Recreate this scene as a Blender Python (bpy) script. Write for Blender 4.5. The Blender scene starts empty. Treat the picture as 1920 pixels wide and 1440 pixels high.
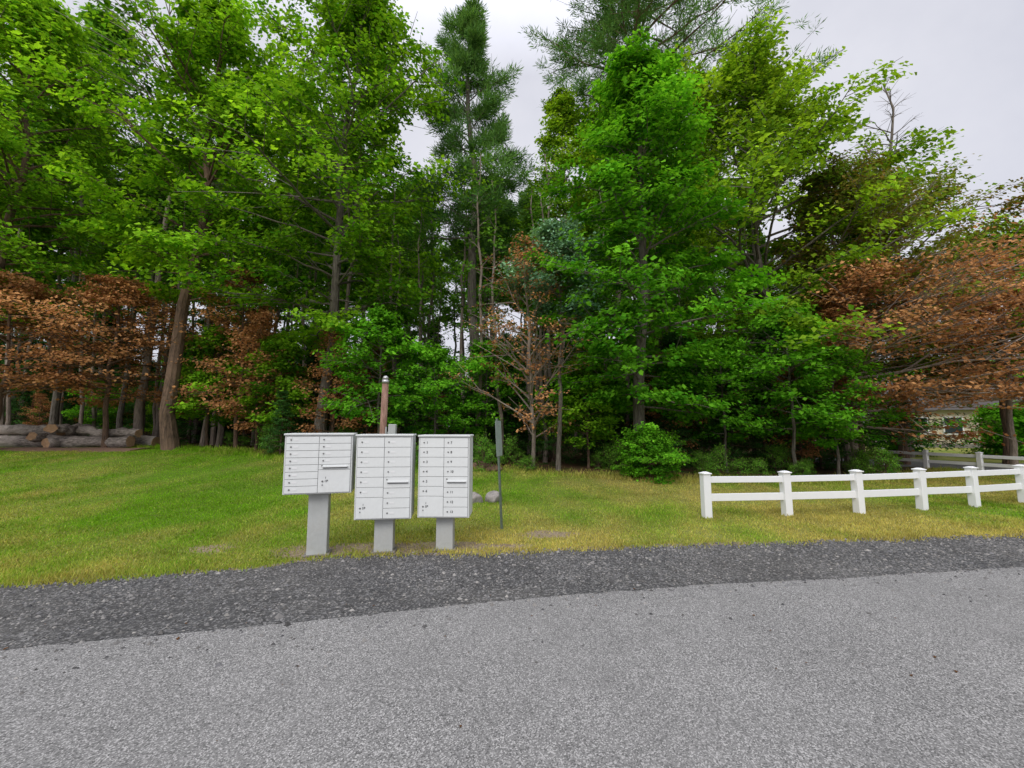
import bpy, bmesh, math, numpy as np
from mathutils import Vector, Matrix
scene = bpy.context.scene
scene.view_settings.view_transform = 'Standard'
scene.view_settings.look = 'None'
scene.view_settings.exposure = 0
RAD = math.radians

def S(t):
    t = np.clip(t, 0, 1); return t*t*(3-2*t)

# ------------------------------------------------------------ terrain functions
def hgt(x, y):
    x = np.asarray(x, float); y = np.asarray(y, float)
    a = S((y-7)/10)*S((-x+2)/12)*0.55
    b = 0.25*S((y-9)/8)*(1-S((x-4)/6))
    return a+b

def road_edge(x):
    xs = [-400, -3.67, -1.97, -.29, 1.82, 3.6, 5.9, 400]
    ys = [3.26-.19*396, 3.26, 3.63, 4.1, 4.5, 4.74, 5.1, 5.1+.19*394]
    return np.interp(x, xs, ys)
def gravel_edge(x):
    xs = [-400, -5.15, -2.9, -2.2, -.4, 2.43, 7.5, 400]
    ys = [4.5-.19*395, 4.5, 5.0, 5.45, 5.6, 5.95, 6.5, 6.5+.19*392]
    return np.interp(x, xs, ys)
def treeline(x):
    return np.interp(x, [-400, -30, -17, -13, -7, 0, 4, 7, 12, 16, 19, 24, 400],
                        [22, 20, 18.6, 16.8, 14.3, 14.3, 12.7, 12.5, 13.6, 16, 24, 40, 60])
def wn(x, y, f, seed=0):
    r = np.random.default_rng(seed)
    o = 0
    for i in range(5):
        a = r.uniform(0, 6.28); k = f*r.uniform(.6, 1.7); p = r.uniform(0, 6.28)
        o = o+np.sin((x*math.cos(a)+y*math.sin(a))*k+p)
    return o/5
def yellow(x, y):
    v = .22+.44*S((x+2.5)/4)+.45*wn(x, y, 1.1, 3)+.36*wn(x, y, 3.5, 4)
    v = v+.32*S((8.5-y)/3)
    return np.clip(v, 0, 1)
DIRT = [(-2.5, 5.75, .55, .28), (-1.7, 5.85, .6, .3), (-.95, 5.95, .6, .28), (-3.95, 5.85, .34, .22), (.5, 6.6, .5, .25), (-0.1, 5.95, .5, .12)]
def dirt(x, y):
    d = np.zeros_like(x)
    for i, (cx, cy, rx, ry) in enumerate(DIRT):
        q = np.sqrt(((x-cx)/rx)**2+((y-cy)/ry)**2)+.3*wn(x, y, 9, 60+i)
        d = np.maximum(d, (1-S((q-.3)/1.4))*(1 if i < 3 else .72))
    return d

# ------------------------------------------------------------ material helpers
def newmat(name):
    m = bpy.data.materials.new(name); m.use_nodes = True
    nt = m.node_tree; nt.nodes.clear()
    out = nt.nodes.new('ShaderNodeOutputMaterial')
    return m, nt, out
def N(nt, typ, **kw):
    n = nt.nodes.new(typ)
    for k, v in kw.items():
        setattr(n, k, v)
    return n
def mixc(nt, fac, a, b, blend='MIX'):
    n = nt.nodes.new('ShaderNodeMix'); n.data_type = 'RGBA'; n.blend_type = blend
    def put(sock, v):
        if hasattr(v, 'is_output'): nt.links.new(v, sock)
        elif isinstance(v, (int, float)): sock.default_value = v
        else: sock.default_value = (*v, 1)
    put(n.inputs[0], fac); put(n.inputs[6], a); put(n.inputs[7], b)
    return n.outputs[2]
def ramp(nt, src, stops):
    r = nt.nodes.new('ShaderNodeValToRGB'); nt.links.new(src, r.inputs[0])
    e = r.color_ramp.elements
    while len(e) < len(stops): e.new(.5)
    for i, (p, c) in enumerate(stops):
        e[i].position = p; e[i].color = (c, c, c, 1) if isinstance(c, (int, float)) else (*c, 1)
    return r.outputs[0]
def noise(nt, co, scale, detail=4, rough=.6):
    n = N(nt, 'ShaderNodeTexNoise'); n.inputs['Scale'].default_value = scale
    n.inputs['Detail'].default_value = detail; n.inputs['Roughness'].default_value = rough
    nt.links.new(co, n.inputs['Vector']); return n.outputs['Fac']
def bump(nt, h, strength, dist):
    b = N(nt, 'ShaderNodeBump'); b.inputs['Strength'].default_value = strength
    b.inputs['Distance'].default_value = dist
    nt.links.new(h, b.inputs['Height']); return b.outputs[0]
def princ(nt, out, color, rough=.8, normal=None, metal=0, spec=.3):
    p = N(nt, 'ShaderNodeBsdfPrincipled')
    if hasattr(color, 'is_output'): nt.links.new(color, p.inputs['Base Color'])
    else: p.inputs['Base Color'].default_value = (*color, 1)
    p.inputs['Roughness'].default_value = rough
    p.inputs['Metallic'].default_value = metal
    p.inputs['Specular IOR Level'].default_value = spec
    if normal: nt.links.new(normal, p.inputs['Normal'])
    nt.links.new(p.outputs[0], out.inputs[0]); return p
def objco(nt): return N(nt, 'ShaderNodeTexCoord').outputs['Object']

def simple_mat(name, color, rough=.6, var=.15, scale=8, bumpd=.0, metal=0, spec=.3, dirtc=None):
    m, nt, out = newmat(name); co = objco(nt)
    f = noise(nt, co, scale, 6, .65)
    c2 = tuple(v*(1-2*var) for v in color)
    c = mixc(nt, ramp(nt, f, [(.3, 0), (.7, 1)]), c2, color)
    if dirtc:
        f2 = noise(nt, co, scale*.35, 8, .75)
        c = mixc(nt, ramp(nt, f2, [(.52, 0), (.75, .6)]), c, dirtc)
    nrm = bump(nt, f, .6, bumpd) if bumpd else None
    princ(nt, out, c, rough, nrm, metal, spec); return m

def leaf_mat(name, ca, cb, trans=.38, tcol=None):
    m, nt, out = newmat(name)
    at = N(nt, 'ShaderNodeAttribute'); at.attribute_name = 'Col'
    sep = N(nt, 'ShaderNodeSeparateColor'); nt.links.new(at.outputs['Color'], sep.inputs[0])
    c = mixc(nt, sep.outputs[1], ca, cb)
    comb = N(nt, 'ShaderNodeCombineColor')
    for i in range(3): nt.links.new(sep.outputs[0], comb.inputs[i])
    c = mixc(nt, 1.0, c, comb.outputs[0], 'MULTIPLY')
    p = N(nt, 'ShaderNodeBsdfDiffuse'); nt.links.new(c, p.inputs['Color'])
    tr = N(nt, 'ShaderNodeBsdfTranslucent')
    tc = mixc(nt, 1.0, c, tcol or (1.35, 1.25, .55), 'MULTIPLY'); nt.links.new(tc, tr.inputs[0])
    mx = N(nt, 'ShaderNodeMixShader'); mx.inputs[0].default_value = trans
    nt.links.new(p.outputs[0], mx.inputs[1]); nt.links.new(tr.outputs[0], mx.inputs[2])
    nt.links.new(mx.outputs[0], out.inputs[0]); return m

def bark_mat(name, a, b, sc=(9, 9, 1.6)):
    m, nt, out = newmat(name); co = objco(nt)
    mp = N(nt, 'ShaderNodeMapping'); mp.inputs['Scale'].default_value = sc; nt.links.new(co, mp.inputs[0])
    f = noise(nt, mp.outputs[0], 2.2, 5, .7)
    f2 = noise(nt, co, .8, 2, .5)
    c = mixc(nt, ramp(nt, f, [(.35, 0), (.65, 1)]), a, b)
    c = mixc(nt, ramp(nt, f2, [(.5, 0), (.7, .5)]), c, tuple(v*1.5 for v in b))
    princ(nt, out, c, .9, bump(nt, f, 1, .03)); return m

# ------------------------------------------------------------ mesh helpers
def make_mesh(name, V, F, midx=None, mats=(), col=None, smooth=False, attrs=None):
    me = bpy.data.meshes.new(name)
    V = np.ascontiguousarray(V, np.float32); F = np.ascontiguousarray(F, np.int32)
    k = F.shape[1]
    me.vertices.add(len(V)); me.vertices.foreach_set('co', V.ravel())
    me.loops.add(F.size); me.loops.foreach_set('vertex_index', F.ravel())
    me.polygons.add(len(F)); me.polygons.foreach_set('loop_start', np.arange(0, F.size, k, dtype=np.int32))
    for m in mats: me.materials.append(m)
    if midx is not None: me.polygons.foreach_set('material_index', np.ascontiguousarray(midx, np.int32))
    me.polygons.foreach_set('use_smooth', np.full(len(F), smooth, bool))
    if col is not None:
        a = me.color_attributes.new('Col', 'FLOAT_COLOR', 'POINT')
        a.data.foreach_set('color', np.ascontiguousarray(col, np.float32).ravel())
    if attrs:
        for k2, v in attrs.items():
            a = me.attributes.new(k2, 'FLOAT', 'POINT'); a.data.foreach_set('value', np.ascontiguousarray(v, np.float32))
    me.update(calc_edges=True)
    return me
def link(ob, parent=None):
    scene.collection.objects.link(ob)
    if parent: ob.parent = parent
    return ob
def obj(name, me, loc=(0, 0, 0), rot=(0, 0, 0), sc=1, parent=None):
    o = bpy.data.objects.new(name, me); o.location = loc; o.rotation_euler = rot
    o.scale = (sc, sc, sc) if isinstance(sc, (int, float)) else sc
    return link(o, parent)
def empty(name, loc=(0, 0, 0), rot=(0, 0, 0)):
    o = bpy.data.objects.new(name, None); o.location = loc; o.rotation_euler = rot; o.empty_display_size = .3
    return link(o)
def box(name, size, loc, mat, parent=None, bevel=.0, rot=(0, 0, 0), taper=1.0):
    bm = bmesh.new(); bmesh.ops.create_cube(bm, size=1)
    for v in bm.verts:
        s = taper if v.co.z > 0 else 1
        v.co = Vector((v.co.x*size[0]*s, v.co.y*size[1]*s, v.co.z*size[2]))
    if bevel: bmesh.ops.bevel(bm, geom=bm.edges[:], offset=bevel, segments=2, affect='EDGES', profile=.5)
    me = bpy.data.meshes.new(name); bm.to_mesh(me); bm.free(); me.materials.append(mat)
    return obj(name, me, loc, rot, 1, parent)
def cyl(name, r1, r2, h, loc, mat, parent=None, rot=(0, 0, 0), seg=20, bevel=0):
    bm = bmesh.new(); bmesh.ops.create_cone(bm, cap_ends=True, segments=seg, radius1=r1, radius2=r2, depth=h)
    if bevel: bmesh.ops.bevel(bm, geom=[e for e in bm.edges if len(e.link_faces) == 2 and e.calc_face_angle() > .8], offset=bevel, segments=2, affect='EDGES')
    me = bpy.data.meshes.new(name); bm.to_mesh(me); bm.free(); me.materials.append(mat)
    for p in me.polygons: p.use_smooth = len(p.vertices) == 4
    return obj(name, me, loc, rot, 1, parent)

def tubes(P, R, k):
    B, n, _ = P.shape
    T = np.gradient(P, axis=1); T /= (np.linalg.norm(T, axis=2, keepdims=True)+1e-9)
    ref = np.where(np.abs(T[:, :1, 2:3]) > .8, np.array([[[1., 0, 0]]]), np.array([[[0, 0, 1.]]]))
    U = np.cross(T, np.broadcast_to(ref, T.shape)); U /= (np.linalg.norm(U, axis=2, keepdims=True)+1e-9)
    W = np.cross(T, U)
    a = np.arange(k)*2*math.pi/k
    V = P[:, :, None]+R[:, :, None, None]*(U[:, :, None]*np.cos(a)[None, None, :, None]+W[:, :, None]*np.sin(a)[None, None, :, None])
    idx = np.arange(B*n*k).reshape(B, n, k)
    q = np.stack([idx[:, :-1], np.roll(idx[:, :-1], -1, 2), np.roll(idx[:, 1:], -1, 2), idx[:, 1:]], -1)
    return V.reshape(-1, 3), q.reshape(-1, 4)

def leaf_quads(C, Nn, size, aspect, rng, D=None):
    n = len(C)
    Nn = Nn/(np.linalg.norm(Nn, axis=1, keepdims=True)+1e-9)
    if D is None: D = rng.normal(size=(n, 3))
    D = D-Nn*(D*Nn).sum(1, keepdims=True); D /= (np.linalg.norm(D, axis=1, keepdims=True)+1e-9)
    Wd = np.cross(Nn, D); s = size[:, None]
    V = np.stack([C+D*s*.5, C+Wd*s*aspect+Nn*s*.1-D*s*.08, C-D*s*.5, C-Wd*s*aspect+Nn*s*.1-D*s*.08], 1)
    return V.reshape(-1, 3), np.arange(n*4).reshape(-1, 4)

PROF = {
 'oval': lambda t: np.sin(np.pi*(np.clip(t, 0, 1)*.84+.16))**.75+.07,
 'egg': lambda t: (1-np.clip(t, 0, 1))**.6*np.clip(.55+t*1.4, 0, 1)+.08,
 'cone': lambda t: (1-np.clip(t, 0, 1))*.92+.1,
 'pine': lambda t: (1-t**2.2)*.85*(.6+.4*np.abs(np.sin(t*17)))+.15,
}
def gen_tree(name, seed, H, cb, R, n1, n2, nc, nl, prof, bark, leafm, lsize=.13, aspect=.38, spread=.2, flat=.45,
             r0=.16, elev=(5, 60), droop=.15, lean=(0, 0), asym=(0, 0), upn=1.0, needle=False, keep=1.0, sec_el=8, thick=1.0):
    rng = np.random.default_rng(seed)
    nt = 14; t = np.linspace(0, 1, nt)
    wob = np.cumsum(rng.normal(0, .0055*H, (nt, 2)), 0); wob -= wob[0]
    trunk = np.stack([lean[0]*H*t+wob[:, 0], lean[1]*H*t+wob[:, 1], t*H*.98], 1)
    rad = r0*(1-.93*t)**.85+.012; rad[0] *= 1.3
    TV = []; TQ = []; off = 0
    def addt(P, Rr, k):
        nonlocal off
        v, q = tubes(P, Rr, k); TV.append(v); TQ.append(q+off); off += len(v)
    tp = trunk.copy(); tp[0, 2] = -.4
    addt(tp[None], rad[None], 9)
    i = np.arange(n1)
    s = cb/H+(1-cb/H)*(i+rng.uniform(0, 1, n1))/n1
    s = np.clip(s, 0, .99)
    base = np.stack([np.interp(s, t, trunk[:, c]) for c in range(3)], 1)
    u = (s*H-cb)/(H-cb)
    L = R*PROF[prof](u)*rng.uniform(.5, 1.2, n1)
    az = i*2.39996+rng.normal(0, .35, n1)
    L = L*np.clip(1+asym[0]*np.cos(az)+asym[1]*np.sin(az), .15, 3)
    el = np.radians(elev[0]+(elev[1]-elev[0])*u+rng.normal(0, 8, n1))
    tt = np.linspace(0, 1, 7)
    az_t = az[:, None]+rng.normal(0, .25, (n1, 1))*tt[None]
    P1 = np.zeros((n1, 7, 3))
    P1[:, :, 0] = base[:, :1]+L[:, None]*tt*np.cos(el)[:, None]*np.cos(az_t)
    P1[:, :, 1] = base[:, 1:2]+L[:, None]*tt*np.cos(el)[:, None]*np.sin(az_t)
    P1[:, :, 2] = base[:, 2:]+L[:, None]*(np.sin(el)[:, None]*tt-droop*tt**2)
    P1 += rng.normal(0, .02, P1.shape)*L[:, None, None]*tt[None, :, None]
    rb = np.interp(s, t, rad)
    R1 = np.minimum(rb*.5, .008+.0095*L*thick)[:, None]*(1-.88*tt)[None]+.004*thick
    addt(P1, R1, 5)
    ts = rng.uniform(.18, 1.0, (n1, n2)); j = np.clip((ts*6).astype(int), 0, 5); fr = ts*6-j
    ii = np.arange(n1)[:, None]
    b2 = P1[ii, j]*(1-fr[..., None])+P1[ii, j+1]*fr[..., None]
    l2 = L[:, None]*(.5*(1-ts)+.2)*rng.uniform(.5, 1.2, (n1, n2))+.18
    az2 = az[:, None]+np.where(rng.random((n1, n2)) < .5, 1, -1)*rng.uniform(.3, 1.15, (n1, n2))
    el2 = np.radians(rng.normal(sec_el, 14, (n1, n2)))+el[:, None]*.25
    t3 = np.linspace(0, 1, 4)
    P2 = np.zeros((n1, n2, 4, 3))
    P2[..., 0] = b2[..., :1]+(l2*np.cos(el2)*np.cos(az2))[..., None]*t3
    P2[..., 1] = b2[..., 1:2]+(l2*np.cos(el2)*np.sin(az2))[..., None]*t3
    P2[..., 2] = b2[..., 2:]+(l2*np.sin(el2))[..., None]*t3-(l2*droop*.6)[..., None]*t3**2
    P2 = P2.reshape(-1, 4, 3)
    addt(P2, np.broadcast_to(.004+.007*(1-t3), (len(P2), 4))*np.clip(l2.reshape(-1, 1), .5, 1.6)*thick, 3)
    TV = np.concatenate(TV); TQ = np.concatenate(TQ)
    col = np.ones((len(TV), 4), np.float32)
    if nl == 0:
        return make_mesh(name, TV, TQ, np.zeros(len(TQ)), [bark], col, True)
    tc = rng.uniform(.2, 1.02, (len(P2), nc)); jj = np.clip((tc*3).astype(int), 0, 2); ff = tc*3-jj
    kk = np.arange(len(P2))[:, None]
    C = (P2[kk, jj]*(1-ff[..., None])+P2[kk, jj+1]*ff[..., None]).reshape(-1, 3)
    bb = np.repeat(np.repeat(rng.normal(0, .16, n1), n2), nc)
    mask = rng.random(len(C)) < keep
    C = C[mask]; bb = bb[mask]
    M = len(C)
    cbr = 1+bb+rng.normal(0, .13, M); chue = np.clip(rng.normal(.5, .25, M)+bb*.8+(C[:, 2]-cb)/(H-cb)*.15, 0, 1)
    g = np.clip(rng.normal(size=(M, nl, 3)), -1.7, 1.7)
    LC = C[:, None]+g*np.array([spread, spread, spread*flat])
    ax = np.stack([np.interp(C[:, 2]/H, t, trunk[:, 0]), np.interp(C[:, 2]/H, t, trunk[:, 1])], 1)
    outw = np.zeros((M, 3)); outw[:, :2] = C[:, :2]-ax; outw /= (np.linalg.norm(outw, axis=1, keepdims=True)+.01)
    LC = LC.reshape(-1, 3); O = np.repeat(outw, nl, 0)
    n = len(LC)
    if needle:
        d = LC-np.repeat(C, nl, 0); d /= (np.linalg.norm(d, axis=1, keepdims=True)+1e-6)
        D = d+O*.5+np.array([0, 0, .5]); Nn = rng.normal(size=(n, 3))
        V, Q = leaf_quads(LC, np.cross(D, Nn), rng.uniform(.7, 1.2, n)*lsize, aspect, rng, D)
    else:
        Nn = np.array([0, 0, upn])+rng.normal(0, .45, (n, 3))+O*.5
        V, Q = leaf_quads(LC, Nn, rng.uniform(.6, 1.25, n)*lsize, aspect, rng)
    br = np.repeat(cbr, nl)*rng.normal(1, .14, n); hu = np.clip(np.repeat(chue, nl)+rng.normal(0, .15, n), 0, 1)
    lc = np.ones((n, 4), np.float32); lc[:, 0] = np.clip(br, .35, 1.6); lc[:, 1] = hu
    V = np.concatenate([TV, V]); Qa = np.concatenate([TQ, Q+len(TV)])
    mi = np.concatenate([np.zeros(len(TQ)), np.ones(len(Q))])
    return make_mesh(name, V, Qa, mi, [bark, leafm], np.concatenate([col, np.repeat(lc, 4, 0)]), False)

def place(name, me, x, y, rot=0, sc=1, parent=None):
    return obj(name, me, (x, y, float(hgt(x, y))), (0, 0, rot), sc, parent)

# ------------------------------------------------------------ materials
bark_g = bark_mat('bark_grey', (.07, .06, .05), (.22, .195, .165))
bark_b = bark_mat('bark_brown', (.06, .042, .03), (.20, .13, .09))
bark_r = bark_mat('bark_beech', (.15, .12, .10), (.32, .265, .22))
maple_l = leaf_mat('leaf_maple', (.07, .235, .012), (.28, .52, .03), .42)
maple_d = leaf_mat('leaf_maple_deep', (.05, .22, .012), (.19, .48, .03), .42)
maple_y = leaf_mat('leaf_maple_yellowgreen', (.12, .28, .018), (.33, .52, .035), .42)
forest_l = leaf_mat('leaf_forest', (.06, .2, .025), (.18, .38, .045))
pine_l = leaf_mat('needle_pine', (.055, .16, .04), (.16, .31, .08), .25)
hem_l = leaf_mat('needle_hemlock', (.025, .085, .02), (.07, .18, .035), .15)
blue_l = leaf_mat('leaf_bluegreen', (.12, .28, .15), (.26, .46, .27), .25)
brown_l = leaf_mat('leaf_beech_brown', (.27, .12, .05), (.58, .31, .13), .33, (1.15, 1, .8))
mix_l = leaf_mat('leaf_browngreen', (.28, .17, .05), (.16, .30, .03), .3)

# ------------------------------------------------------------ ground
def axis(lo, hi, a, b, step):
    mid = np.arange(a, b+1e-6, step)
    l = a-np.cumsum(step*1.25**np.arange(1, 60)); l = l[l > lo]
    r = b+np.cumsum(step*1.25**np.arange(1, 60)); r = r[r < hi]
    return np.concatenate([[lo], l[::-1], mid, r, [hi]])
xs = axis(-900, 900, -28, 26, .15); ys = axis(-700, 1200, 2, 24, .15)
X, Y = np.meshgrid(xs, ys)
Xf, Yf = X.ravel(), Y.ravel()
Z = hgt(Xf, Yf)+.012*wn(Xf, Yf, 1.5, 8)*S((Yf-7)/2)
nx, ny = len(xs), len(ys)
idx = np.arange(nx*ny).reshape(ny, nx)
F = np.stack([idx[:-1, :-1], idx[:-1, 1:], idx[1:, 1:], idx[1:, :-1]], -1).reshape(-1, 4)
m, nt, out = newmat('ground_grass_and_forest_floor')
co = objco(nt)
def attr(nm):
    a = N(nt, 'ShaderNodeAttribute'); a.attribute_name = nm; return a.outputs['Fac']
nf = noise(nt, co, 30, 5, .7); nm_ = noise(nt, co, 3.5, 6, .65); nbig = noise(nt, co, .9, 4, .6)
g = mixc(nt, attr('yel'), (.13, .25, .018), (.34, .31, .09))
g = mixc(nt, ramp(nt, nf, [(.3, 0), (.75, 1)]), mixc(nt, .5, g, (.05, .07, .015)), g)
soil = mixc(nt, ramp(nt, nf, [(.35, 0), (.65, 1)]), (.16, .125, .085), (.40, .32, .22))
def msum(a, b, k):
    n = N(nt, 'ShaderNodeMath', operation='MULTIPLY_ADD'); nt.links.new(b, n.inputs[0]); n.inputs[1].default_value = k
    nt.links.new(a, n.inputs[2]); return n.outputs[0]
dm = ramp(nt, msum(attr('dirt'), nm_, .9), [(.68, 0), (1.05, .95)])
g = mixc(nt, dm, g, soil)
litter = mixc(nt, ramp(nt, nf, [(.35, 0), (.65, 1)]), (.04, .028, .016), (.18, .10, .055))
litter = mixc(nt, ramp(nt, nbig, [(.5, 0), (.62, .6)]), litter, (.04, .09, .018))
fm = ramp(nt, msum(attr('dfor'), nm_, .6), [(.3, 0), (.55, 1)])
g = mixc(nt, fm, g, litter)
princ(nt, out, g, .95, bump(nt, nf, .8, .03), spec=.1)
me = make_mesh('ground', np.stack([Xf, Yf, Z], 1), F, None, [m], None, True,
   {'yel': yellow(Xf, Yf), 'dirt': np.maximum(dirt(Xf, Yf), .75*(1-S((Yf-gravel_edge(Xf)-.02)/.28))),
    'dfor': np.clip((Yf-treeline(Xf))*.8+.1, 0, 1)})
obj('ground', me)

def strip(name, f0, f1, z, mat, x0=-60, x1=60, step=.05, rows=2, wig=(0, 0), seed=1):
    xv = np.arange(x0, x1, step)
    w = lambda sd: .5*wn(xv, xv*0, 3.0, sd)+.5*wn(xv, xv*0, 14, sd+1)+.35*wn(xv, xv*0, 45, sd+2)
    a = f0(xv)+wig[0]*w(seed); b = f1(xv)+wig[1]*w(seed+5)
    rr = np.linspace(0, 1, rows)
    P = np.stack([np.stack([xv, a*(1-r)+b*r, np.full_like(xv, z)], 1) for r in rr], 0)
    n = len(xv); id_ = np.arange(n*rows).reshape(rows, n)
    q = np.stack([id_[:-1, :-1], id_[:-1, 1:], id_[1:, 1:], id_[1:, :-1]], -1).reshape(-1, 4)
    return obj(name, make_mesh(name, P.reshape(-1, 3), q, None, [mat]))
def aggregate_mat(name, base, light, dark, scale, bumpd, stain, tint, blot, big):
    m, nt, out = newmat(name); co = objco(nt)
    v = N(nt, 'ShaderNodeTexVoronoi'); v.inputs['Scale'].default_value = scale; nt.links.new(co, v.inputs['Vector'])
    sp = N(nt, 'ShaderNodeSeparateColor'); nt.links.new(v.outputs['Color'], sp.inputs[0])
    c = mixc(nt, ramp(nt, sp.outputs[0], [(.05, 0), (.6, 1)]), dark, base)
    c = mixc(nt, ramp(nt, sp.outputs[1], [(.6, 0), (.95, 1)]), c, light)
    n1 = noise(nt, co, .45, 6, .6); n2 = noise(nt, co, 3, 6, .7)
    c = mixc(nt, ramp(nt, n1, [(.35, 0), (.7, stain)]), c, tint)
    c = mixc(nt, ramp(nt, n2, [(.5, 0), (.85, blot)]), c, dark)
    n3 = noise(nt, co, 1.1, 3, .5)
    c = mixc(nt, ramp(nt, n3, [(.42, big), (.62, 0)]), c, dark)
    nrm = bump(nt, v.outputs['Distance'], .6, bumpd)
    princ(nt, out, c, .88, nrm, spec=.2); return m
asph = aggregate_mat('asphalt', (.20, .197, .192), (.45, .44, .43), (.065, .064, .063), 150, .003, .35, (.24, .236, .23), .32, .1)
grav = aggregate_mat('gravel', (.085, .086, .088), (.27, .265, .26), (.025, .025, .026), 62, .014, .45, (.15, .14, .125), .6, .3)
strip('road', lambda x: road_edge(x)-7.5, road_edge, .009, asph, wig=(0, .035), rows=3)
strip('gravel_shoulder', lambda x: road_edge(x)-.3, lambda x: gravel_edge(x)+.04, .0045, grav, wig=(0, .14), seed=11, rows=3)
sv = np.array([[13.6, 19.2, .006], [19, 15.3, .006], [30, 12.4, .006], [60, 10.5, .006], [60, 15, .006], [30, 17.2, .006], [20, 19.6, .006], [14.6, 24, .006]])
sm = bpy.data.meshes.new('side_road'); sm.from_pydata([tuple(v) for v in sv], [], [(0, 1, 6, 7), (1, 2, 5, 6), (2, 3, 4, 5)]); sm.materials.append(asph)
obj('side_road', sm)

# loose stones
rng = np.random.default_rng(5)
n = 26000
px = rng.uniform(-9, 12, n); f = rng.beta(1.3, 1.0, n)
py = road_edge(px)-.06+(gravel_edge(px)-road_edge(px)+.2)*f
sp_ = rng.random(n) < .05
py = np.where(sp_, road_edge(px)-rng.exponential(.3, n), py)
s = rng.gamma(2.0, .0034, n)+.003
oct_ = np.array([[1, 0, 0], [0, 1, 0], [-1, 0, 0], [0, -1, 0], [0, 0, .7], [0, 0, -.3]])
fo = np.array([[0, 1, 4], [1, 2, 4], [2, 3, 4], [3, 0, 4]])
V = oct_[None]*s[:, None, None]*rng.uniform(.6, 1.3, (n, 6, 1))
a = rng.uniform(0, 6.28, n); V2 = V.copy()
V2[..., 0] = V[..., 0]*np.cos(a)[:, None]-V[..., 1]*np.sin(a)[:, None]; V2[..., 1] = V[..., 0]*np.sin(a)[:, None]+V[..., 1]*np.cos(a)[:, None]
V2 += np.stack([px, py, np.where(py < road_edge(px)+.05, .010, .006)], 1)[:, None]
Fq = (fo[None]+np.arange(n)[:, None, None]*6).reshape(-1, 3)
colr = np.ones((n, 4)); colr[:, 0] = rng.uniform(.35, 1.6, n); colr[:, 1] = rng.random(n)
m, nt, out = newmat('stone_chips'); at = N(nt, 'ShaderNodeAttribute'); at.attribute_name = 'Col'
sp = N(nt, 'ShaderNodeSeparateColor'); nt.links.new(at.outputs['Color'], sp.inputs[0])
cc = mixc(nt, sp.outputs[1], (.10, .10, .105), (.21, .20, .185)); cb_ = N(nt, 'ShaderNodeCombineColor')
for q in range(3): nt.links.new(sp.outputs[0], cb_.inputs[q])
princ(nt, out, mixc(nt, 1.0, cc, cb_.outputs[0], 'MULTIPLY'), .85)
obj('loose_gravel', make_mesh('loose_gravel', V2.reshape(-1, 3), Fq, None, [m], np.repeat(colr, 6, 0)))

# ------------------------------------------------------------ grass
rng = np.random.default_rng(9)
n = 640000
yy = 4.2+22*rng.random(n)**1.55
xx = rng.uniform(-1.38, 1.38, n)*(yy+1)
eg = gravel_edge(xx)+.12*wn(xx, xx*0, 4, 21)+.09*wn(xx, xx*0, 13, 22)+rng.normal(0, .06, n)
ok = (yy > eg) & (yy < treeline(xx)+rng.normal(.4, .5, n))
dd = dirt(xx, yy)+.35*wn(xx, yy, 6, 30)
ok &= rng.random(n) > S((dd-.3)/.55)*.86
bare = wn(xx, yy, 2.3, 31)*.5+wn(xx, yy, 7, 32)*.5
ok &= rng.random(n) > S((bare-.1)/.5)*.62*S((xx+6)/4)
ok &= ~((xx > 13.5) & (yy > 15.3-(xx-19)*.5) & (yy < 24))
xx, yy = xx[ok], yy[ok]; n = len(xx)
zz = hgt(xx, yy)
h = rng.uniform(.018, .042, n)*(1+.35*wn(xx, yy, 2, 40)+.25*wn(xx, yy, 9, 41))
edge = (yy-gravel_edge(xx)) < .22
h = np.where(edge, h*rng.uniform(.9, 2.0, n), h)
fe = np.abs(yy-treeline(xx)) < .8
h = np.where(fe, h*rng.uniform(1, 5, n), h)
w = .0035+.00055*yy*rng.uniform(.6, 1.4, n)
a = rng.uniform(0, 6.28, n); la = rng.uniform(0, 6.28, n); ln = h*rng.uniform(.1, .9, n)
b0 = np.stack([xx+np.cos(a)*w, yy+np.sin(a)*w, zz], 1); b1 = np.stack([xx-np.cos(a)*w, yy-np.sin(a)*w, zz], 1)
tp = np.stack([xx+np.cos(la)*ln, yy+np.sin(la)*ln, zz+h], 1)
V = np.stack([b0, b1, tp], 1).reshape(-1, 3)
colr = np.ones((n, 4)); colr[:, 0] = np.clip(rng.normal(1, .22, n)+.22*wn(xx, yy, 1.7, 50)+.22*wn(xx, yy, 5, 51), .4, 1.6)
colr[:, 1] = np.clip(yellow(xx, yy)+rng.normal(0, .2, n), 0, 1)
grass_m = leaf_mat('grass_blade', (.16, .35, .014), (.50, .43, .13), .35)
obj('lawn_grass', make_mesh('lawn_grass', V, np.arange(n*3).reshape(-1, 3), None, [grass_m], np.repeat(colr, 3, 0)))

# ------------------------------------------------------------ feature trees
def T(name, x, y, **kw):
    seed = kw.pop('seed'); rot = kw.pop('rot', 0)
    me = gen_tree(name, seed, **kw); return place(name, me, x, y, rot)
T('maple_tree', 4.0, 13.9, seed=11, H=13.8, cb=2.0, R=4.1, n1=88, n2=9, nc=4, nl=15, prof='egg', bark=bark_g, leafm=maple_d,
  lsize=.17, spread=.19, r0=.19, elev=(0, 55), droop=.1)
T('maple_tree', 10.2, 17.0, seed=12, H=17.0, cb=3.0, R=5.4, n1=92, n2=9, nc=4, nl=15, prof='oval', bark=bark_g, leafm=maple_y,
  lsize=.19, spread=.23, r0=.22, elev=(5, 60), droop=.1)
T('maple_tree', -7.0, 15.6, seed=13, H=18.0, cb=4.4, R=4.7, n1=78, n2=9, nc=4, nl=15, prof='oval', bark=bark_g, leafm=maple_l,
  lsize=.18, spread=.22, r0=.2, elev=(5, 60), droop=.12)
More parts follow.
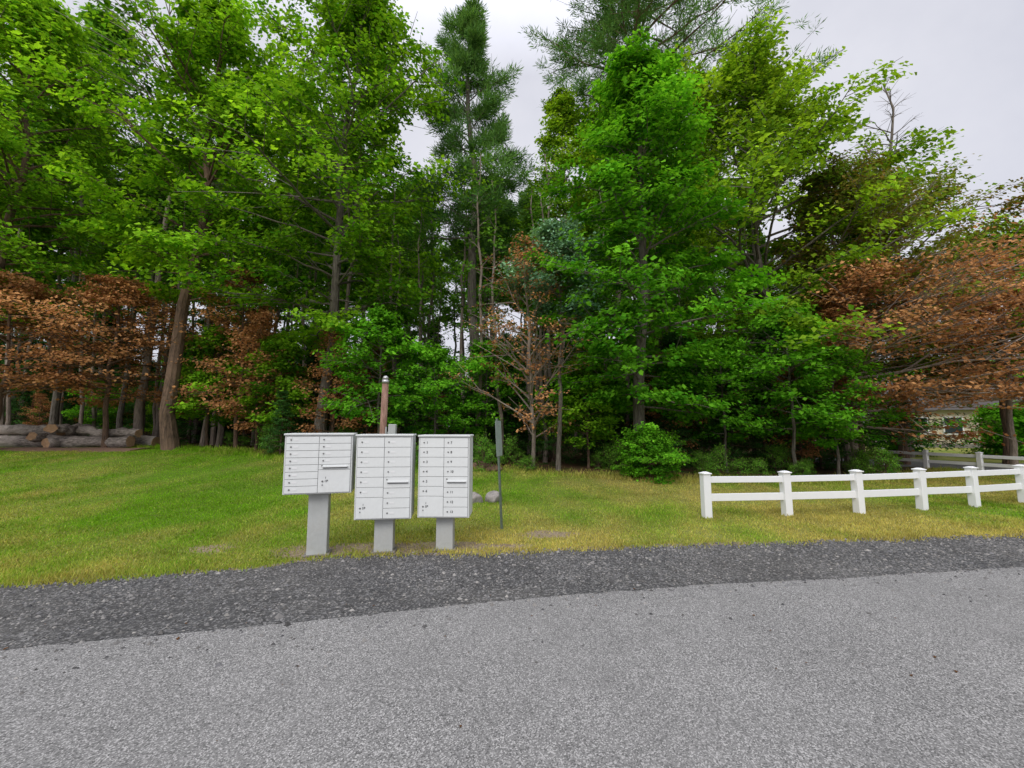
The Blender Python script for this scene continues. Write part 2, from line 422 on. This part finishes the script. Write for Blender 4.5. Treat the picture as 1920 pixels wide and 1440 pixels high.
T('maple_tree', -12.5, 16.0, seed=14, H=17.6, cb=5.6, R=4.1, n1=56, n2=9, nc=4, nl=15, prof='oval', bark=bark_b, leafm=maple_l,
  lsize=.19, spread=.23, r0=.24, elev=(20, 60), droop=.14, lean=(.035, 0))
T('maple_tree', -19.8, 15.8, seed=15, H=18.3, cb=5.2, R=4.3, n1=72, n2=9, nc=4, nl=15, prof='oval', bark=bark_b, leafm=maple_l,
  lsize=.19, spread=.24, r0=.2, elev=(10, 60), droop=.12)
T('pine_tree', -2.0, 18.5, seed=16, H=21.0, cb=9, R=2.9, n1=62, n2=11, nc=4, nl=20, prof='pine', bark=bark_g, leafm=pine_l,
  lsize=.27, aspect=.065, spread=.17, flat=.9, r0=.26, elev=(0, 45), droop=.0, needle=True, sec_el=15)
T('pine_tree', 7.6, 21, seed=17, H=33, cb=17, R=7.5, n1=78, n2=14, nc=4, nl=22, prof='pine', bark=bark_b, leafm=pine_l,
  lsize=.30, aspect=.065, spread=.19, flat=.7, r0=.40, elev=(8, 35), droop=-.05, needle=True, sec_el=10, asym=(.15, 0))
T('birch_tree', 2.0, 19.5, seed=18, H=18.0, cb=8, R=2.4, n1=48, n2=8, nc=4, nl=12, prof='egg', bark=bark_r, leafm=maple_y,
  lsize=.15, spread=.2, r0=.13, elev=(20, 60))
T('bluegreen_tree', 1.5, 14.2, seed=19, H=8.2, cb=5.0, R=1.5, n1=32, n2=8, nc=4, nl=13, prof='oval', bark=bark_g, leafm=blue_l,
  lsize=.11, spread=.16, r0=.07, elev=(10, 50))
T('beech_tree', .65, 14.3, seed=20, H=7.4, cb=.9, R=3.3, n1=42, n2=8, nc=3, nl=5, prof='egg', bark=bark_r, leafm=brown_l,
  lsize=.1, spread=.12, r0=.06, elev=(38, 62), droop=.05, keep=.9)
T('beech_tree', -15.6, 16.6, seed=21, H=6.6, cb=1.8, R=4.1, n1=42, n2=10, nc=4, nl=7, prof='egg', bark=bark_b, leafm=brown_l,
  lsize=.12, spread=.24, r0=.09, elev=(5, 34), droop=.12, flat=.2)
T('beech_tree', -18.6, 15.6, seed=22, H=6.2, cb=2.0, R=4.3, n1=38, n2=11, nc=4, nl=7, prof='egg', bark=bark_b, leafm=brown_l,
  lsize=.12, spread=.24, r0=.09, elev=(0, 28), droop=.12, flat=.2)
T('beech_tree', -10.8, 17.0, seed=23, H=6.8, cb=.9, R=2.8, n1=38, n2=9, nc=4, nl=5, prof='egg', bark=bark_b, leafm=brown_l,
  lsize=.12, spread=.2, r0=.07, elev=(10, 45), flat=.3)
# right brown beeches
T('beech_tree', 12.6, 16.2, seed=24, H=11.6, cb=3.5, R=4.6, n1=66, n2=10, nc=4, nl=9, prof='egg', bark=bark_r, leafm=mix_l,
  lsize=.14, spread=.2, r0=.14, elev=(25, 55), droop=.1, flat=.25, asym=(.45, 0))
T('beech_tree', 11.5, 14.6, seed=25, H=6.7, cb=1.7, R=5.0, n1=66, n2=13, nc=4, nl=8, prof='egg', bark=bark_r, leafm=brown_l,
  lsize=.12, spread=.25, r0=.11, elev=(6, 30), droop=.02, flat=.15, asym=(.8, -.1))
T('beech_tree', 18.0, 15.6, seed=35, H=6.6, cb=2.5, R=4.0, n1=48, n2=12, nc=4, nl=8, prof='egg', bark=bark_r, leafm=brown_l,
  lsize=.12, spread=.25, r0=.10, elev=(8, 30), droop=.03, flat=.16)
T('maple_tree', 16.8, 18.6, seed=26, H=12.6, cb=3.4, R=4.2, n1=68, n2=9, nc=4, nl=13, prof='oval', bark=bark_b, leafm=mix_l,
  lsize=.17, spread=.22, r0=.16, elev=(10, 60))
T('maple_tree', 21.4, 18.8, seed=27, H=9.8, cb=3.2, R=3.7, n1=62, n2=9, nc=4, nl=13, prof='oval', bark=bark_b, leafm=maple_y,
  lsize=.17, spread=.22, r0=.15, elev=(5, 60))
T('hemlock_tree', 14.6, 18.2, seed=28, H=10.5, cb=1.0, R=3.0, n1=70, n2=10, nc=4, nl=9, prof='cone', bark=bark_b, leafm=hem_l,
  lsize=.16, aspect=.2, spread=.2, flat=.4, r0=.15, elev=(-5, 20), droop=.12)
T('dead_tree', 21.0, 23, seed=29, H=21.3, cb=14, R=3.2, n1=24, n2=7, nc=1, nl=0, prof='egg', bark=bark_g, leafm=None, r0=.2, elev=(25, 55), thick=1.4)
T('dead_tree', -15.5, 18.0, seed=30, H=21, cb=12, R=4.8, n1=26, n2=8, nc=1, nl=0, prof='oval', bark=bark_r, leafm=None, r0=.15, elev=(30, 55), thick=1.3)

# ------------------------------------------------------------ saplings and shrubs at the edge
sapA = gen_tree('sapling', 41, H=5.5, cb=1.5, R=1.9, n1=36, n2=7, nc=4, nl=9, prof='oval', bark=bark_g, leafm=maple_d, lsize=.15, spread=.17, r0=.05, elev=(0, 50))
sapB = gen_tree('sapling', 42, H=4.2, cb=1.0, R=1.6, n1=30, n2=7, nc=4, nl=9, prof='egg', bark=bark_b, leafm=maple_l, lsize=.14, spread=.17, r0=.04, elev=(5, 50))
sapC = gen_tree('sapling', 43, H=5.0, cb=.6, R=1.7, n1=34, n2=7, nc=3, nl=6, prof='egg', bark=bark_b, leafm=brown_l, lsize=.11, spread=.17, r0=.04, elev=(15, 55))
hemA = gen_tree('hemlock', 44, H=6.5, cb=.3, R=2.0, n1=56, n2=9, nc=3, nl=8, prof='cone', bark=bark_b, leafm=hem_l, lsize=.15, aspect=.2, spread=.15, r0=.07, elev=(-5, 25), droop=.15)
bushm = gen_tree('shrub', 45, H=1.4, cb=.05, R=1.15, n1=54, n2=7, nc=4, nl=9, prof='oval', bark=bark_b, leafm=maple_d, lsize=.085, spread=.1, r0=.02, elev=(5, 70))
fernm = gen_tree('fern', 46, H=.7, cb=.02, R=.6, n1=22, n2=5, nc=3, nl=4, prof='oval', bark=bark_b, leafm=forest_l, lsize=.07, spread=.08, r0=.01, elev=(25, 75))
for (x, y, me, sc, r) in [(-4.4, 14.4, sapA, .9, 0), (-2.7, 15.0, sapA, .7, 2), (9.0, 13.8, sapA, .95, 1), (-8.6, 15.8, sapB, 1.0, 2), (10.4, 13.9, sapA, .75, 4),
                          (2.6, 14.8, sapB, .9, 4), (7.2, 14.6, sapA, .8, 1), (-1.0, 16.2, sapA, .8, 4.5), (5.6, 15.6, sapC, .8, 1), (-9.4, 15.9, sapC, 1.0, 2), (10.2, 15.4, sapC, .8, 2), (-6.4, 15.4, sapC, .9, 5), (-5.4, 15.9, sapC, .8, 3), (-12.0, 17.0, sapB, 1.1, 1)]:
    place('sapling', me, x, y, r, sc)
for (x, y, sc, r) in [(3.95, 12.5, .85, 0), (25.6, 22.3, 1.6, 1), (28.5, 23.0, 1.8, 2), (21.4, 24.4, 1.5, 4), (34, 26, 1.9, 0)]:
    place('shrub', bushm, x, y, r, sc)
place('hemlock_tree', hemA, -7.9, 14.8, 1, .34)

# understory
rng = np.random.default_rng(77)
us = empty('forest_understory')
k = 0
for i in range(190):
    y = rng.uniform(16.5, 36); x = rng.uniform(-1.45, .78)*y
    if y < treeline(x)+2.5 or (x > 14): continue
    me = [hemA, hemA, sapA, sapB, sapC, hemA][rng.integers(6)]
    k += 1
    place('understory_plant_%d' % k, me, x, y, rng.uniform(0, 6.28), rng.uniform(.45, .95), us)
for i in range(95):
    y = rng.uniform(34, 48); x = rng.uniform(-1.45, .6)*y
    k += 1
    place('understory_plant_%d' % k, hemA, x, y, rng.uniform(0, 6.28), rng.uniform(1.2, 1.75), us)
for (x, y, sc) in [(5.5, 15.2, .5), (7.6, 15.6, .55), (9.3, 16.0, .6), (11.8, 16.6, .6), (6.6, 17, .8), (10.5, 17.8, .85), (12.8, 18.5, .8), (-3.6, 16.6, .5), (-1.6, 16.8, .45), (1.6, 16.6, .5), (3.2, 16.4, .55), (-5.6, 17, .5)]:
    k += 1
    place('understory_plant_%d' % k, hemA, x, y, sc*20, sc, us)
for i in range(110):
    x = rng.uniform(-12, 14); y = treeline(x)+rng.normal(.9, .6)
    if wn(np.array([x]), np.array([0.]), 1.6, 5)[0] < -.15: continue
    k += 1
    s_ = rng.uniform(.3, .7)
    place('understory_plant_%d' % k, fernm, x, y, rng.uniform(0, 6.28), (s_, s_, s_*rng.uniform(.7, 1.9)), us)

# background forest
fv = [gen_tree('forest_tree', 51, H=20, cb=11, R=2.6, n1=40, n2=7, nc=3, nl=10, prof='oval', bark=bark_g, leafm=forest_l, lsize=.25, spread=.28, r0=.14, elev=(20, 60)),
      gen_tree('forest_tree', 52, H=20, cb=10.5, R=2.4, n1=40, n2=7, nc=3, nl=10, prof='egg', bark=bark_r, leafm=forest_l, lsize=.25, spread=.28, r0=.12, elev=(20, 60)),
      gen_tree('forest_tree', 53, H=20, cb=11, R=2.3, n1=42, n2=8, nc=3, nl=14, prof='pine', bark=bark_g, leafm=pine_l, lsize=.30, aspect=.09, spread=.18, flat=.9, r0=.15, elev=(0, 40), droop=0, needle=True),
      gen_tree('forest_tree', 54, H=20, cb=12, R=2.4, n1=36, n2=7, nc=3, nl=10, prof='oval', bark=bark_r, leafm=maple_l, lsize=.23, spread=.26, r0=.1, elev=(25, 60))]
bf = empty('background_forest')
pts = []; k = 0
for i in range(2500):
    y = rng.uniform(19, 44); x = rng.uniform(-1.5, .9)*y
    if any((x-a)**2+(y-b)**2 < 2.4**2 for a, b in pts): continue
    if len(pts) > 105: break
    pts.append((x, y))
    q = x/y
    H = rng.uniform(17, 22)
    cap = 40
    if -.36 < q < .1: cap = 1.6+.60*y
    elif -1.02 < q < -.74: cap = 1.6+.68*y
    elif q > .55: cap = 1.6+.45*y
    H = max(min(H, cap*rng.uniform(.88, 1.0)), 11)
    if q > .62 and (y < 26 or y > 36): continue
    k += 1
    me = fv[rng.integers(4)]
    place('tree_%d' % k, me, x, y, rng.uniform(0, 6.28), (H/20*.8+.2, H/20*.8+.2, H/20), bf)
poleM = gen_tree('slim_trunk', 60, H=13, cb=5, R=1.2, n1=16, n2=4, nc=2, nl=5, prof='oval', bark=bark_r, leafm=forest_l, lsize=.16, spread=.2, r0=.08, elev=(30, 60))
for i in range(80):
    y = rng.uniform(15.6, 24); x = rng.uniform(-1.25, .6)*y
    if y < treeline(x)+.6: continue
    k += 1
    place('tree_%d' % k, poleM, x, y, rng.uniform(0, 6.28), rng.uniform(.7, 1.2), bf)
dt = empty('distant_treeline')
for i in range(130):
    a = rng.uniform(-1.2, 1.25); d = rng.uniform(65, 110)
    x, y = d*math.sin(a), d*math.cos(a)
    me = [hemA, sapA, sapB][rng.integers(3)]
    place('distant_tree_%d' % i, me, x, y, rng.uniform(0, 6), rng.uniform(1.6, 2.3), dt)

# ------------------------------------------------------------ cluster mailboxes
mb_face = simple_mat('painted_aluminium_door', (.76, .785, .78), .45, .06, 6, dirtc=(.58, .59, .56))
mb_body = simple_mat('painted_aluminium_body', (.66, .68, .675), .5, .06, 5, dirtc=(.45, .46, .43))
mb_gap = simple_mat('door_gap', (.16, .165, .165), .8)
mb_ped = simple_mat('pedestal_paint', (.52, .54, .53), .6, .12, 4, dirtc=(.33, .31, .27))
sticker = simple_mat('label_sticker', (.80, .81, .81), .5, .03)
hood = simple_mat('slot_hood_metal', (.66, .68, .68), .4, .05)
ink = simple_mat('label_ink', (.02, .02, .025), .6, .03)
lockm = simple_mat('lock_metal', (.25, .25, .25), .35, .05, metal=.8)
conc = simple_mat('concrete_pad', (.28, .26, .23), .9, .2, 20, .005)

def text(body, loc, size, parent, name):
    cu = bpy.data.curves.new(name, 'FONT'); cu.body = body; cu.size = size; cu.extrude = .0006; cu.offset = .0005
    cu.align_x = 'LEFT'; cu.align_y = 'CENTER'; cu.materials.append(ink)
    o = bpy.data.objects.new(name, cu); o.location = loc; o.rotation_euler = (RAD(90), 0, 0); link(o, parent)

def mailbox(x, y, rot, z0, z1, w, left, right, post_w):
    e = empty('cluster_mailbox', (x, y, 0), (0, 0, RAD(rot)))
    d = .40; yf = -d/2
    box('pedestal', (post_w, post_w*.8, z0-.01), (0, .0, (z0-.01)/2+.01), mb_ped, e, .008)
    box('base_plate', (post_w+.07, post_w*.8+.07, .018), (0, 0, .012), conc, e, .004)
    box('pedestal_collar', (post_w+.05, post_w*.8+.05, .02), (0, 0, z0-.012), mb_ped, e, .003)
    box('body', (w, d, z1-z0-.022), (0, 0, (z0+z1-.022)/2), mb_body, e, .004)
    box('top_cap', (w+.022, d+.03, .024), (0, -.004, z1-.008), mb_body, e, .006)
    fz0, fz1 = z0+.012, z1-.035; fw = w-.036
    box('door_recess', (fw, .004, fz1-fz0), (0, yf-.0015, (fz0+fz1)/2), mb_gap, e)
    k = 0
    colw = fw/2
    for ci, colm in enumerate((left, right)):
        tot = sum(r for r, _ in colm); z = fz1; cx = -fw/2+colw*(ci+.5)
        for r, kind in colm:
            hh = (fz1-fz0)*r/tot; zc = z-hh/2; z -= hh; k += 1
            g = .005
            box('door_%d' % k, (colw-g, .008, hh-g), (cx, yf-.006, zc), mb_face, e, .0018)
            fy = yf-.0115
            lx = cx-colw/2+.055
            if kind == 'slot':
                box('mail_slot_hood', (colw*.80, .022, .016), (cx+.01, fy-.010, zc+hh*.05), hood, e, .004)
                box('mail_slot', (colw*.76, .004, .010), (cx+.01, fy-.001, zc+hh*.05-.015), mb_gap, e)
                cyl('lock', .008, .008, .008, (lx-.012, fy-.002, zc+hh*.28), lockm, e, (RAD(90), 0, 0))
            elif kind.startswith('P'):
                cyl('lock', .010, .010, .008, (lx, fy-.002, zc), lockm, e, (RAD(90), 0, 0))
                cyl('lock', .007, .007, .008, (lx, fy-.002, zc-.045), lockm, e, (RAD(90), 0, 0))
                text('1P', (lx+.022, fy-.001, zc), .042, e, 'label_1P')
                text('1', (lx+.028, fy-.001, zc+.042), .034, e, 'label_1')
            else:
                cyl('lock', .009, .009, .008, (lx, fy-.002, zc+.004), lockm, e, (RAD(90), 0, 0))
                if kind:
                    text(kind, (lx+.03, fy-.001, zc+.002), .042, e, 'number_'+kind)
                else:
                    box('name_label', (.055, .002, .022), (lx+.055, fy, zc+.004), sticker, e)
    box('mail_plate', (.03, .002, .02), (-fw/2+.05, yf-.0115, fz1-.012), sticker, e)
    return e
L1 = [(1, '')]*8; R1 = [(1, '')]*4+[(.75, 'slot'), (3.25, 'P')]
mailbox(-2.46, 5.62, 14, .775, 1.515, .79, L1, R1, .235)
L2 = [(1, '')]*6+[(2.1, 'P')]; R2 = [(1, '')]*4+[(1.1, 'slot')]+[(1, '')]*3
mailbox(-1.655, 5.75, 7, .44, 1.50, .70, L2, R2, .235)
L3 = [(1, str(i)) for i in range(1, 7)]+[(2.1, 'P')]; R3 = [(1, str(i)) for i in range(7, 11)]+[(1.1, 'slot')]+[(1, str(i)) for i in range(11, 14)]
mailbox(-.88, 5.85, -1, .44, 1.49, .665, L3, R3, .22)

# ------------------------------------------------------------ street sign seen edge on
galv = simple_mat('galvanised_post', (.18, .23, .19), .55, .2, 12, metal=.3)
signb = simple_mat('sign_back', (.36, .43, .40), .45, .1, 6, metal=.2)
e = empty('street_sign', (-.15, 6.92, 0))
e.rotation_euler = (RAD(-2.8), 0, RAD(74))
box('post_web', (.045, .004, 1.95), (0, 0, .76), galv, e)
box('post_flange', (.004, .026, 1.95), (.024, .011, .76), galv, e)
box('post_flange', (.004, .026, 1.95), (-.024, .011, .76), galv, e)
box('sign_plate', (.30, .004, .56), (0, -.006, 1.42), signb, e, .001)
cyl('bolt', .008, .008, .012, (0, -.009, 1.62), lockm, e, (RAD(90), 0, 0)); cyl('bolt', .008, .008, .012, (0, -.009, 1.22), lockm, e, (RAD(90), 0, 0))

# ------------------------------------------------------------ wooden lamp pole behind the boxes
wood = bark_mat('weathered_pole_wood', (.16, .09, .065), (.34, .21, .16))
silver = simple_mat('galvanised_cap', (.5, .5, .5), .35, .1, 10, metal=.7)
greyp = simple_mat('utility_grey', (.45, .47, .47), .5, .1)
e = empty('lamp_pole', (-2.3, 7.6, 0), (0, RAD(1.2), 0))
cyl('pole', .066, .055, 2.45, (0, 0, 1.2), wood, e)
cyl('lamp_collar', .064, .064, .07, (0, 0, 2.40), silver, e, bevel=.006)
cyl('lamp_dome', .064, .035, .07, (0, 0, 2.47), silver, e, bevel=.01)
box('conduit', (.025, .025, 1.6), (.06, -.03, .8), greyp, e, .005)
box('meter_box', (.13, .1, .2), (.17, -.02, 1.55), greyp, e, .01)
box('bracket', (.12, .03, .03), (.08, -.0, 1.5), greyp, e, .004)

# ------------------------------------------------------------ fences
vinyl = simple_mat('white_vinyl', (.84, .85, .87), .4, .03, 3, dirtc=(.72, .73, .71))
def fence(name, pts, hp, wpost, rails, z=0):
    e = empty(name)
    n = len(pts)
    r_ = np.random.default_rng(4)
    for i, (x, y) in enumerate(pts):
        j = min(i+1, n-1); k0 = max(i-1, 0)
        ang = math.atan2(pts[j][1]-pts[k0][1], pts[j][0]-pts[k0][0])
        tl = (RAD(r_.normal(0, .5)), RAD(r_.normal(0, .5)), ang)
        box('post_%d' % (i+1), (wpost, wpost, hp-.03+.3), (x, y, (hp-.03-.3)/2+z), vinyl, e, .005, tl)
        box('post_cap_%d' % (i+1), (wpost+.03, wpost+.03, .02), (x, y, hp-.02+z), vinyl, e, .005, tl)
        box('post_cap_top_%d' % (i+1), (wpost+.01, wpost+.01, .022), (x, y, hp+.001+z), vinyl, e, .003, tl, taper=.35)
        if i < n-1:
            x2, y2 = pts[i+1]; a = math.atan2(y2-y, x2-x); Ld = math.hypot(x2-x, y2-y)-wpost+.02
            for r, (a0, a1) in enumerate(rails):
                box('rail_%d_%d' % (i+1, r+1), (Ld, .04, a1-a0), ((x+x2)/2, (y+y2)/2, (a0+a1)/2+z), vinyl, e, .006, (0, RAD(r_.normal(0, .25)), a))
    return e
fence('white_fence', [(3.46, 7.82), (5.0, 8.0), (6.47, 8.2), (7.98, 8.55), (9.35, 8.88), (10.85, 9.3), (12.4, 9.75), (13.9, 10.2)], .79, .135, [(.60, .71), (.28, .41)])
fence('white_fence', [(17.2, 12.2), (16.8, 13.7), (16.35, 15.2), (15.9, 16.7), (15.5, 18.2)], .72, .13, [(.52, .63), (.24, .35)])

# ------------------------------------------------------------ rocks, dirt mound
rockm = simple_mat('granite_rock', (.36, .33, .31), .9, .25, 9, .02, dirtc=(.17, .17, .13))
def rock(name, x, y, s, seed, mat=rockm):
    bm = bmesh.new(); bmesh.ops.create_icosphere(bm, subdivisions=4, radius=1)
    r = np.random.default_rng(seed); pl = r.normal(size=(9, 3)); pl /= np.linalg.norm(pl, axis=1, keepdims=True); dd_ = r.uniform(.6, .9, 9)
    for v in bm.verts:
        c = np.array(v.co)
        for p_, d_ in zip(pl, dd_):
            q = c@p_
            if q > d_: c = c-p_*(q-d_)*.9
        c += .02*np.sin(c[[1, 2, 0]]*9+seed)
        v.co = Vector(c*np.array(s))
    me = bpy.data.meshes.new(name); bm.to_mesh(me); bm.free(); me.materials.append(mat)
    for p_ in me.polygons: p_.use_smooth = True
    place(name, me, x, y, r.uniform(0, 6))
rock('rock', -.40, 9.5, (.27, .19, .22), 3); rock('rock', -.88, 9.3, (.28, .2, .24), 4)
earth = simple_mat('red_earth', (.26, .16, .11), .95, .3, 12, .04)
rock('dirt_mound', -1.0, 14.5, (1.0, .5, .22), 6, earth)

# ------------------------------------------------------------ log pile
logbark = bark_mat('log_bark', (.10, .085, .075), (.42, .37, .33), (2.5, 8, 8))
endm = simple_mat('cut_log_end', (.46, .29, .17), .85, .2, 14, .01)
def log(name, p0, p1, r, parent, seed):
    r_ = np.random.default_rng(seed); n_ = 12; k_ = 14
    tt_ = np.linspace(0, 1, n_)
    P = np.array(p0)[None]*(1-tt_[:, None])+np.array(p1)[None]*tt_[:, None]+r_.normal(0, .03, (n_, 3))
    Rr = r*(1-.14*tt_)*(1+r_.normal(0, .06, n_))
    V, Q = tubes(P[None], Rr[None], k_)
    V = V*1.0+r_.normal(0, .014, V.shape)
    me = bpy.data.meshes.new(name)
    faces = [tuple(int(a) for a in q) for q in Q]+[tuple(range(k_))[::-1], tuple(range((n_-1)*k_, n_*k_))]
    me.from_pydata([tuple(map(float, v)) for v in V], [], faces); me.materials.append(logbark); me.materials.append(endm)
    me.polygons[-1].material_index = 1; me.polygons[-2].material_index = 1
    for p_ in me.polygons[:-2]: p_.use_smooth = True
    obj(name, me, parent=parent)
lp = empty('log_pile', (-1.3, -2.3, 0)); gz = .76
lg = [((-30, 20.6, gz+.26), (-20.2, 19.7, gz+.24), .25), ((-19.8, 19.6, gz+.23), (-13.4, 19.0, gz+.25), .25), ((-20.5, 20.3, gz+.25), (-13.0, 19.7, gz+.25), .25),
      ((-31, 20.8, gz+.74), (-20.8, 19.9, gz+.72), .22), ((-20.6, 19.75, gz+.71), (-16.5, 19.35, gz+.68), .22), ((-15.7, 19.35, gz+.66), (-13.2, 19.1, gz+.60), .18),
      ((-17.0, 18.75, gz+.46), (-16.9, 20.5, gz+.5), .17), ((-16.3, 18.7, gz+.2), (-16.25, 20.5, gz+.2), .2), ((-16.2, 18.6, gz+.72), (-15.9, 20.0, gz+.80), .17), ((-20.4, 18.8, gz+.3), (-20.3, 20.2, gz+.4), .2)]
for i, (a_, b_, r_) in enumerate(lg): log('log_%d' % (i+1), a_, b_, r_, lp, 100+i)
sv = np.array([[-34, 15.4, .0], [-13.6, 15.2, .0], [-13.4, 16.6, .0], [-34, 17.6, .0]])
nn = 60; P = []
for r in range(8):
    for c in range(nn):
        u_, v_ = c/(nn-1), r/7
        p_ = (sv[0]*(1-u_)+sv[1]*u_)*(1-v_)+(sv[3]*(1-u_)+sv[2]*u_)*v_
        x, y = p_[0], p_[1]+.12*math.sin(p_[0]*2.3)+.06*math.sin(p_[0]*7.1)
        P.append((x, y, float(hgt(x, y))+.0+.05*math.sin(3.14*v_)-.02*(v_ in (0, 1))))
id_ = np.arange(8*nn).reshape(8, nn)
q = np.stack([id_[:-1, :-1], id_[:-1, 1:], id_[1:, 1:], id_[1:, :-1]], -1).reshape(-1, 4)
obj('dirt_strip', make_mesh('dirt_strip', np.array(P), q, None, [earth], None, True))

# ------------------------------------------------------------ house
siding = simple_mat('cream_siding', (.62, .54, .40), .7, .06, 3)
roofm = simple_mat('roof_shingle', (.10, .09, .085), .9, .2, 20, .01)
glass = simple_mat('window_glass', (.04, .05, .06), .1, .1, spec=.6)
trim = simple_mat('white_trim', (.75, .75, .74), .5, .03)
doorm = simple_mat('door_brown', (.16, .08, .05), .5, .1)
e = empty('house', (37.5, 35.5, 0), (0, 0, RAD(-28)))
box('walls', (11, 7, 3.0), (0, 0, 1.5), siding, e)
box('foundation', (11.05, 7.05, .4), (0, 0, .1), conc, e)
bm = bmesh.new()
vs = [bm.verts.new(c) for c in [(-5.9, -4, 2.9), (5.9, -4, 2.9), (5.9, 4, 2.9), (-5.9, 4, 2.9), (-5.9, 0, 5.1), (5.9, 0, 5.1)]]
for f_ in [(0, 1, 5, 4), (2, 3, 4, 5), (0, 4, 3), (1, 2, 5), (3, 2, 1, 0)]: bm.faces.new([vs[a] for a in f_])
rm = bpy.data.meshes.new('roof'); bm.to_mesh(rm); bm.free(); rm.materials.append(roofm); obj('roof', rm, parent=e)
for i, wx in enumerate((-4, -2, 1.6, 3.8)):
    box('window_trim_%d' % i, (1.2, .06, 1.4), (wx, -3.52, 1.7), trim, e, .01)
    box('window_%d' % i, (1.0, .04, 1.2), (wx, -3.545, 1.7), glass, e)
    box('window_bar_%d' % i, (1.0, .02, .05), (wx, -3.57, 1.7), trim, e)
for i, wy in enumerate((-1.6, 1.4)):
    box('side_window_trim_%d' % i, (.06, 1.2, 1.4), (-5.52, wy, 1.7), trim, e, .01)
    box('side_window_%d' % i, (.04, 1.0, 1.2), (-5.545, wy, 1.7), glass, e)
box('door', (1.0, .06, 2.1), (0, -3.53, 1.1), doorm, e, .01)

# small leaf litter on the road
rng = np.random.default_rng(3)
n = 60
C = np.stack([rng.uniform(-5, 7, n), rng.uniform(1.2, 4.5, n), np.full(n, .016)], 1)
V, Q = leaf_quads(C, np.array([0, 0, 1.])+rng.normal(0, .2, (n, 3)), rng.uniform(.012, .035, n), .4, rng)
cl = np.ones((n*4, 4)); cl[:, 0] = .35; cl[:, 1] = .3
obj('fallen_leaves', make_mesh('fallen_leaves', V, Q, None, [brown_l], cl))

# ------------------------------------------------------------ sky and light
w = bpy.data.worlds.new('World'); scene.world = w; w.use_nodes = True
nt = w.node_tree; nt.nodes.clear()
wo = nt.nodes.new('ShaderNodeOutputWorld'); bg = nt.nodes.new('ShaderNodeBackground'); bg.inputs[1].default_value = .1
sky = nt.nodes.new('ShaderNodeTexSky'); sky.sky_type = 'NISHITA'; sky.sun_disc = False
sky.sun_elevation = RAD(45); sky.sun_rotation = RAD(198); sky.dust_density = 5
co = nt.nodes.new('ShaderNodeTexCoord').outputs['Generated']
f = noise(nt, co, 1.8, 6, .6)
cloud = mixc(nt, ramp(nt, f, [(.32, 0), (.68, 1)]), (7.1, 7.2, 8.1), (9.0, 9.0, 9.7))
c = mixc(nt, .88, sky.outputs[0], cloud)
sx = nt.nodes.new('ShaderNodeSeparateXYZ'); nt.links.new(co, sx.inputs[0])
mr = nt.nodes.new('ShaderNodeMapRange'); nt.links.new(sx.outputs[2], mr.inputs[0])
mr.inputs[1].default_value = .66; mr.inputs[2].default_value = 1; mr.inputs[3].default_value = 1; mr.inputs[4].default_value = 3.2
vm = nt.nodes.new('ShaderNodeVectorMath'); vm.operation = 'SCALE'; nt.links.new(c, vm.inputs[0]); nt.links.new(mr.outputs[0], vm.inputs['Scale'])
nt.links.new(vm.outputs[0], bg.inputs[0]); nt.links.new(bg.outputs[0], wo.inputs[0])
sl = bpy.data.lights.new('sun', 'SUN'); sl.energy = 1.5; sl.angle = RAD(28); sl.color = (1, .97, .91)
so = bpy.data.objects.new('sun', sl); link(so)
el_, az_ = RAD(45), RAD(198)
dirv = Vector((math.sin(az_)*math.cos(el_), math.cos(az_)*math.cos(el_), math.sin(el_)))
so.rotation_euler = dirv.to_track_quat('Z', 'Y').to_euler(); so.location = (0, 0, 40)

# ------------------------------------------------------------ camera
cam = bpy.data.cameras.new('camera'); cam.lens = 15.1; cam.sensor_width = 36; cam.clip_end = 3000; cam.clip_start = .05
c = bpy.data.objects.new('camera', cam); c.location = (0, 0, 1.6); c.rotation_euler = (RAD(95.7), 0, 0); link(c)
scene.camera = c
